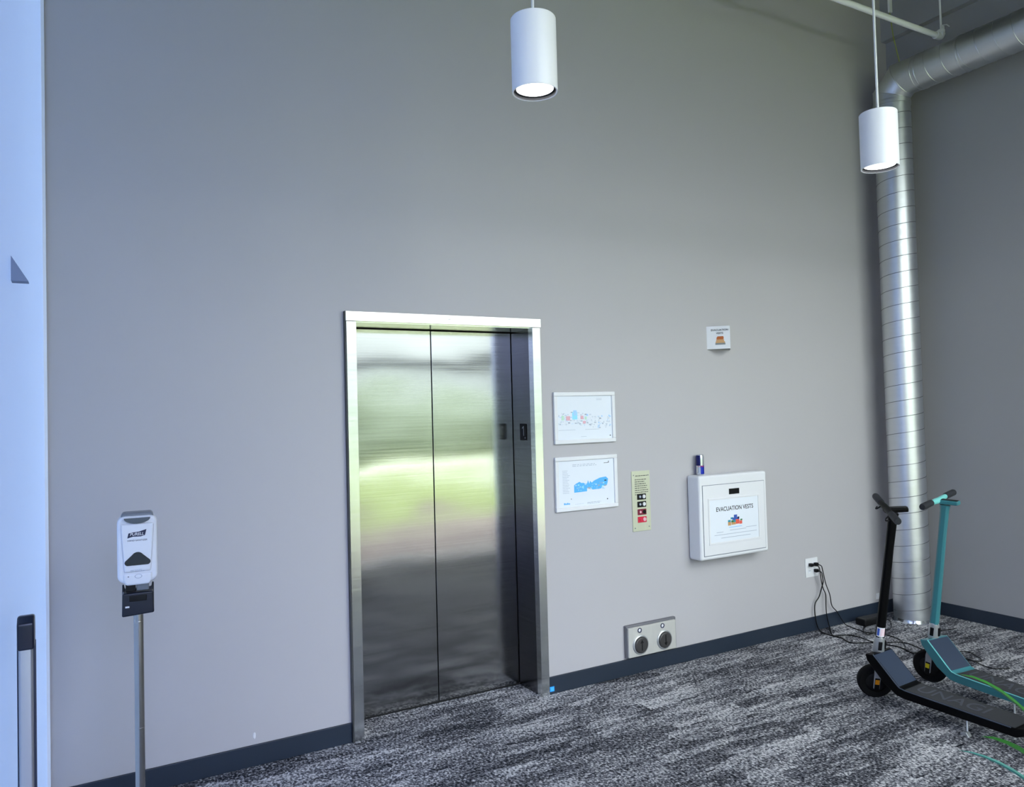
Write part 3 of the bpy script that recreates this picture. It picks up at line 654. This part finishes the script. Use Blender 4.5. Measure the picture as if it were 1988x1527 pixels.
q = MB(); q.box(-.042, -.008, -.06, .0, 1.028, 1.064, BLACK, .003); q.box(-.006, .038, -.058, .0, 1.030, 1.066, GREYP, .004); q.build('nozzle', None, disp)
q = MB()
q.prism([(-.055, 1.045), (-.049, 1.045), (-.046, 1.028), (.046, 1.028), (.049, 1.045), (.055, 1.045), (.055, .945), (.04, .938), (-.05, .934), (-.057, .934)], .006, .022, 'Y', NAVYP, .003)
q.prism([(-.056, .934), (.055, .940), (.052, 1.022), (-.053, 1.022)], -.052, .006, 'Y', NAVYP, .006, 3)
tr = q.build('drip_tray_bracket', NAVYP, e)
q = MB(); q.box(-.044, -.030, -.0535, -.050, .968, .974, WHITE2); q.box(-.03, .03, -.0535, -.051, .99, 1.012, BLACK, .002); q.build('bracket_clip', None, tr)

# ------------------------------------------------------------------ scooters
def scooter(label, x, y, psi, lean, steer, rake, h, body, side, edge, refl, sticker, leadmat):
    root = tag(empty('electric_scooter', (x, y, 0)), label, 'electric scooter', 'electric scooters charging by the duct')
    root.rotation_euler = Matrix.Rotation(math.radians(psi), 3, 'Z').to_4x4().to_euler() if False else (Matrix.Rotation(math.radians(psi), 4, 'Z') @ Matrix.Rotation(math.radians(-lean), 4, 'X')).to_euler()
    R = .095; A = Vector((0, 0, R)); rk = math.radians(rake)
    ax = Vector((-math.sin(rk), 0, math.cos(rk)))
    # frame of steering axis: local z along the axis, origin on the axle
    base = Matrix(((math.cos(rk), 0, -math.sin(rk)), (0, 1, 0), (math.sin(rk), 0, math.cos(rk)))).to_4x4()
    T = Matrix.Translation(A) @ base @ Matrix.Rotation(math.radians(steer), 4, 'Z')
    T0 = Matrix.Translation(A) @ base
    ln = (h-R)/math.cos(rk)
    # neck and deck, one casting
    hw = .082
    prof = [(-.012, .268), (-.062, .276), (-.205, .137), (-.235, .129), (-.80, .124), (-.86, .145), (-.94, .20), (-.95, .195), (-.87, .115), (-.80, .082), (-.24, .082), (-.19, .088), (-.115, .135), (-.02, .235)]
    MB().prism(prof, -hw, hw, 'Y', body, .006, 2, smooth=True).build('deck', body, root)
    q = MB(); q.tube(smooth_path([(-.062, hw-.004, .275), (-.13, hw-.002, .2105), (-.198, hw-.002, .1445), (-.225, hw-.002, .1335), (-.30, hw-.002, .1295), (-.78, hw-.002, .1255)], 4), .003, 8, edge); q.build('edge_highlight', edge, root)  # thin paler tube paints the highlight along the deck edge
    q = MB(); s = hw-.009; d_ = Vector((-.143, 0, -.139)).normalized(); nn_ = Vector((-d_.z, 0, d_.x)); nn_ = nn_ if nn_.z > 0 else -nn_
    a1 = Vector((-.066, 0, .2720))+nn_*.0016; b1 = Vector((-.203, 0, .1390))+nn_*.0016
    q.poly([(a1.x, -s, a1.z), (a1.x, s, a1.z), (b1.x, s, b1.z), (b1.x, -s, b1.z)], NECKR)
    q.build('neck_pad', NECKR, root)
    q = MB(); q.prism([(-.232, .1293), (-.795, .1245), (-.795, .1275), (-.235, .1318)], -s, s, 'Y', DECKR, .001); pad = q.build('grip_pad', DECKR, root)
    text('embossed_letters', 'UNAGI', .118, (-.45, 0, .1306), DECKN, pad, rot=(0, math.radians(.44), PI), ext=.0004, sx=1.02)
    # rear wheel and fender
    q = MB(); q.lathe([(R*.55, -.02), (R*.93, -.022), (R, -.012), (R, .012), (R*.93, .022), (R*.55, .02)], 40, RUB, Matrix.Translation((-.955, 0, R)) @ Matrix.Rotation(PI/2, 4, 'X')); rw = q.build('rear_wheel', RUB, root)
    MB().lathe([(0, -.03), (R*.56, -.024), (R*.56, .024), (0, .03)], 32, GREYP, Matrix.Translation((-.955, 0, R)) @ Matrix.Rotation(PI/2, 4, 'X')).build('hub', GREYP, rw)
    P = [(-.955+.112*math.cos(t), .095+.112*math.sin(t)) for t in [math.radians(a) for a in range(20, 150, 10)]]
    P += [(-.955+.106*math.cos(t), .095+.106*math.sin(t)) for t in [math.radians(a) for a in range(140, 10, -10)]]
    MB().prism(P, -.03, .03, 'Y', body).build('rear_fender', body, root)
    # kickstand (near side), foot on the ground
    zf = math.tan(math.radians(-lean))*.0
    q = MB(); lf = -.075*math.sin(math.radians(0))
    yk = .070; zg = yk*math.tan(math.radians(lean))
    q.tube([(-.552, .052, .086), (-.560, yk, zg+.010)], .0055, 10, SILV); q.prism([(-.578, zg+.001), (-.535, zg+.001), (-.535, zg+.012), (-.55, zg+.022), (-.565, zg+.022)], yk-.008, yk+.020, 'Y', SILV, .002); q.build('kickstand', SILV, root)
    # front wheel
    TW = T @ Matrix.Rotation(PI/2, 4, 'X')
    q = MB(); q.lathe([(R*.58, -.024), (R*.90, -.027), (R*.985, -.018), (R, 0), (R*.985, .018), (R*.90, .027), (R*.58, .024)], 48, RUB, TW); fwh = q.build('front_wheel', RUB, root)
    q = MB(); q.lathe([(0, -.030), (.018, -.030), (.05, -.024), (R*.58, -.020), (R*.58, .020), (.05, .024), (.018, .030), (0, .030)], 40, BLACK, TW); q.build('hub', BLACK, fwh)
    # fork legs
    q = MB()
    for s_ in (1, -1):
        q.prism([(-.016, -.030), (.016, -.030), (.018, .075), (.012, .112), (-.02, .135), (-.018, .075)], s_*.031, s_*.043, 'Y', SILV, .003, T=T)
    q.prism([(-.028, .112), (.028, .112), (.024, .142), (-.024, .142)], -.043, .043, 'Y', body, .005, T=T)
    fk = q.build('fork', None, root)
    for s_ in (1, -1):
        q = MB(); q.box(-.013, .013, s_*.0445-.0015, s_*.0445+.0015, -.038, .036, BLACK, .001, T=T); q.box(-.011, .011, s_*.0465-.001, s_*.0465+.001, .000, .028, refl, .0008, T=T); q.build('reflector', None, fk)
    # silver collar with latch
    q = MB(); q.lathe([(.028, .176), (.031, .190), (.029, .215), (.0265, .262), (.023, .272)], 28, SILV, T); col_ = q.build('folding_collar', SILV, root)
    q = MB(); q.box(-.036, -.020, -.009, .009, .198, .248, BLACK, .003, T=T); q.box(-.010, .010, .022, .032, .198, .248, BLACK, .003, T=T); q.build('latch', BLACK, col_)
    # tapered stem
    q = MB(); bm_ = bmesh.new(); rg = []
    for z, a, c in ((.264, .0225, .0215), (.34, .0225, .0205), (.55, .0210, .0185), (.80, .0200, .0165), (ln-.055, .022, .0175), (ln-.02, .026, .02)):
        o = []
        for i in range(8):
            t = PI/8+i*PI/4; o.append(bm_.verts.new((a*1.08*math.copysign(abs(math.cos(t))**.75, math.cos(t)), c*1.08*math.copysign(abs(math.sin(t))**.75, math.sin(t)), z)))
        rg.append(o)
    for a, c in zip(rg, rg[1:]):
        for i in range(8): bm_.faces.new((a[i], a[(i+1) % 8], c[(i+1) % 8], c[i]))
    bm_.faces.new(rg[0][::-1]); bm_.faces.new(rg[-1]); bmesh.ops.bevel(bm_, geom=[e_ for e_ in bm_.edges], offset=.0015, segments=2, affect='EDGES')
    q._merge(bm_, side, True, T); st = q.build('steering_stem', side, root)
    if sticker:
        q = MB(); r_ = .0262; zz_ = .285
        for k in range(14):
            a0_, a1_ = math.radians(32+k*7), math.radians(32+(k+1)*7)
            m_ = LBLUE if 1 <= k < 5 else (WHITE if k in (0, 5, 6) else (PINK if k % 2 else WHITE))
            for zq0, zq1, mm in ((.276, .282, WHITE), (.282, .324, m_), (.324, .33, WHITE)):
                pts = [T @ Vector((r_*math.cos(a), r_*.93*math.sin(a), z)) for a, z in ((a0_, zq0), (a1_, zq0), (a1_, zq1), (a0_, zq1))]
                q.poly(pts, mm)
        q.build('sticker', None, st)
    # handlebar head with screen
    q = MB(); q.prism([(-.075, -.017), (.030, -.020), (.046, -.026), (.052, -.018), (.050, .022), (.035, .026), (-.070, .020)], -.013, .010, 'Z', None, .005, 2, T=T @ Matrix.Translation((0, 0, ln)) @ Matrix.Rotation(math.radians(rake)*.6, 4, 'Y'))
    head = q.build('handlebar_head', body, root)
    q = MB(); q.box(-.066, .034, -.014, .014, .0102, .0125, BLACK, .001, T=T @ Matrix.Translation((0, 0, ln)) @ Matrix.Rotation(math.radians(rake)*.6, 4, 'Y')); q.build('screen', BLACK, head)
    q = MB(); q.tube([T @ Vector((.034+.010*abs(t)/.2, t, ln-.0+.004*abs(t)/.2)) for t in (-.20, -.10, -.04, 0, .04, .10, .20)], [.011, .014, .017, .017, .017, .014, .011], 16); bar = q.build('handlebar', leadmat, root)
    for s_ in (1, -1):
        q = MB(); q.tube([T @ Vector((.038, s_*t, ln+.003)) for t in (.095, .10, .15, .21, .217, .218)], [.014, .018, .0185, .0185, .0165, .012], 18); q.build('grip', GRIP, bar)
        q = MB(); q.tube(smooth_path([T @ Vector(v) for v in ((.040, s_*.080, ln-.010), (.058, s_*.085, ln-.028), (.062, s_*.10, ln-.034), (.052, s_*.115, ln-.028))], 4), .004, 8); q.build('thumb_lever', BLACK, bar)
    return root
scooter('black electric scooter in front, silver collar and orange fork reflector', 3.940, -1.057, 88.4, 3.6, 50.5, 11.6, 1.086, SCBLK, SCBLK, mat('edge_sheen', (70, 78, 92), .3), ORANGE, True, SCBLK)
scooter('teal electric scooter behind the black one, beside the duct', 4.427, -1.080, 81.0, 2.8, 18.7, 10.7, 1.089, TEAL, TEAL, TEALD, YELLOW, False, TEALD)

# ------------------------------------------------------------------ potted plant by the window, only leaf tips reach the view
e = tag(empty('potted_plant', (2.14, -3.07, 0)), 'green strap-leaved plant whose leaf tips reach in at the lower right corner', 'plant')
MB().lathe([(0, 0), (.12, 0), (.15, .40), (.16, .42), (.145, .42), (.14, .38), (0, .38)], 40, POT).build('pot', POT, e)
MB().lathe([(0, .385), (.139, .383)], 32, SOIL).build('soil', SOIL, e)
def leaf(base, tip, rise, wdt, m):
    q = MB(); b0 = Vector(base); t0 = Vector(tip); n_ = 14; side = (t0-b0).cross(Vector((0, 0, 1))).normalized(); L_, R_ = [], []
    for i in range(n_+1):
        t = i/n_; p = b0.lerp(t0, t)+Vector((0, 0, rise*4*t*(1-t))); wv_ = wdt*math.sin(PI*min(1, .12+t*.88))**.7
        L_.append(q.bm.verts.new(p-side*wv_+Vector((0, 0, .01*wv_/wdt)))); R_.append((q.bm.verts.new(p), q.bm.verts.new(p+side*wv_+Vector((0, 0, .01*wv_/wdt)))))
    for i in range(n_):
        a, c = L_[i], L_[i+1]; (m0, r0_), (m1, r1_) = R_[i], R_[i+1]
        for f in (q.bm.faces.new((a, m0, m1, c)), q.bm.faces.new((m0, r0_, r1_, m1))): f.smooth = True
    q.build('leaf', m, e)
O = Vector((2.14, -3.07, 0))
for tip, rise, wd, m in (((1.905, -2.742, .990), .138, .022, LEAF), ((1.950, -2.763, .835), .110, .026, LEAF), ((1.900, -2.733, .802), .098, .010, LEAF2)):
    leaf((0, 0, .39), Vector(tip)-O, rise, wd, m)
for i in range(12):
    a = i*2*PI/12+.3
    if 2.3 < a % (2*PI) < 3.9: continue
    r_ = rnd.uniform(.12, .22); leaf((.02*math.cos(a), .02*math.sin(a), .39), (r_*math.cos(a), r_*math.sin(a)*.75, rnd.uniform(.7, 1.25)), rnd.uniform(.1, .25), .028, LEAF if i % 3 else LEAF2)
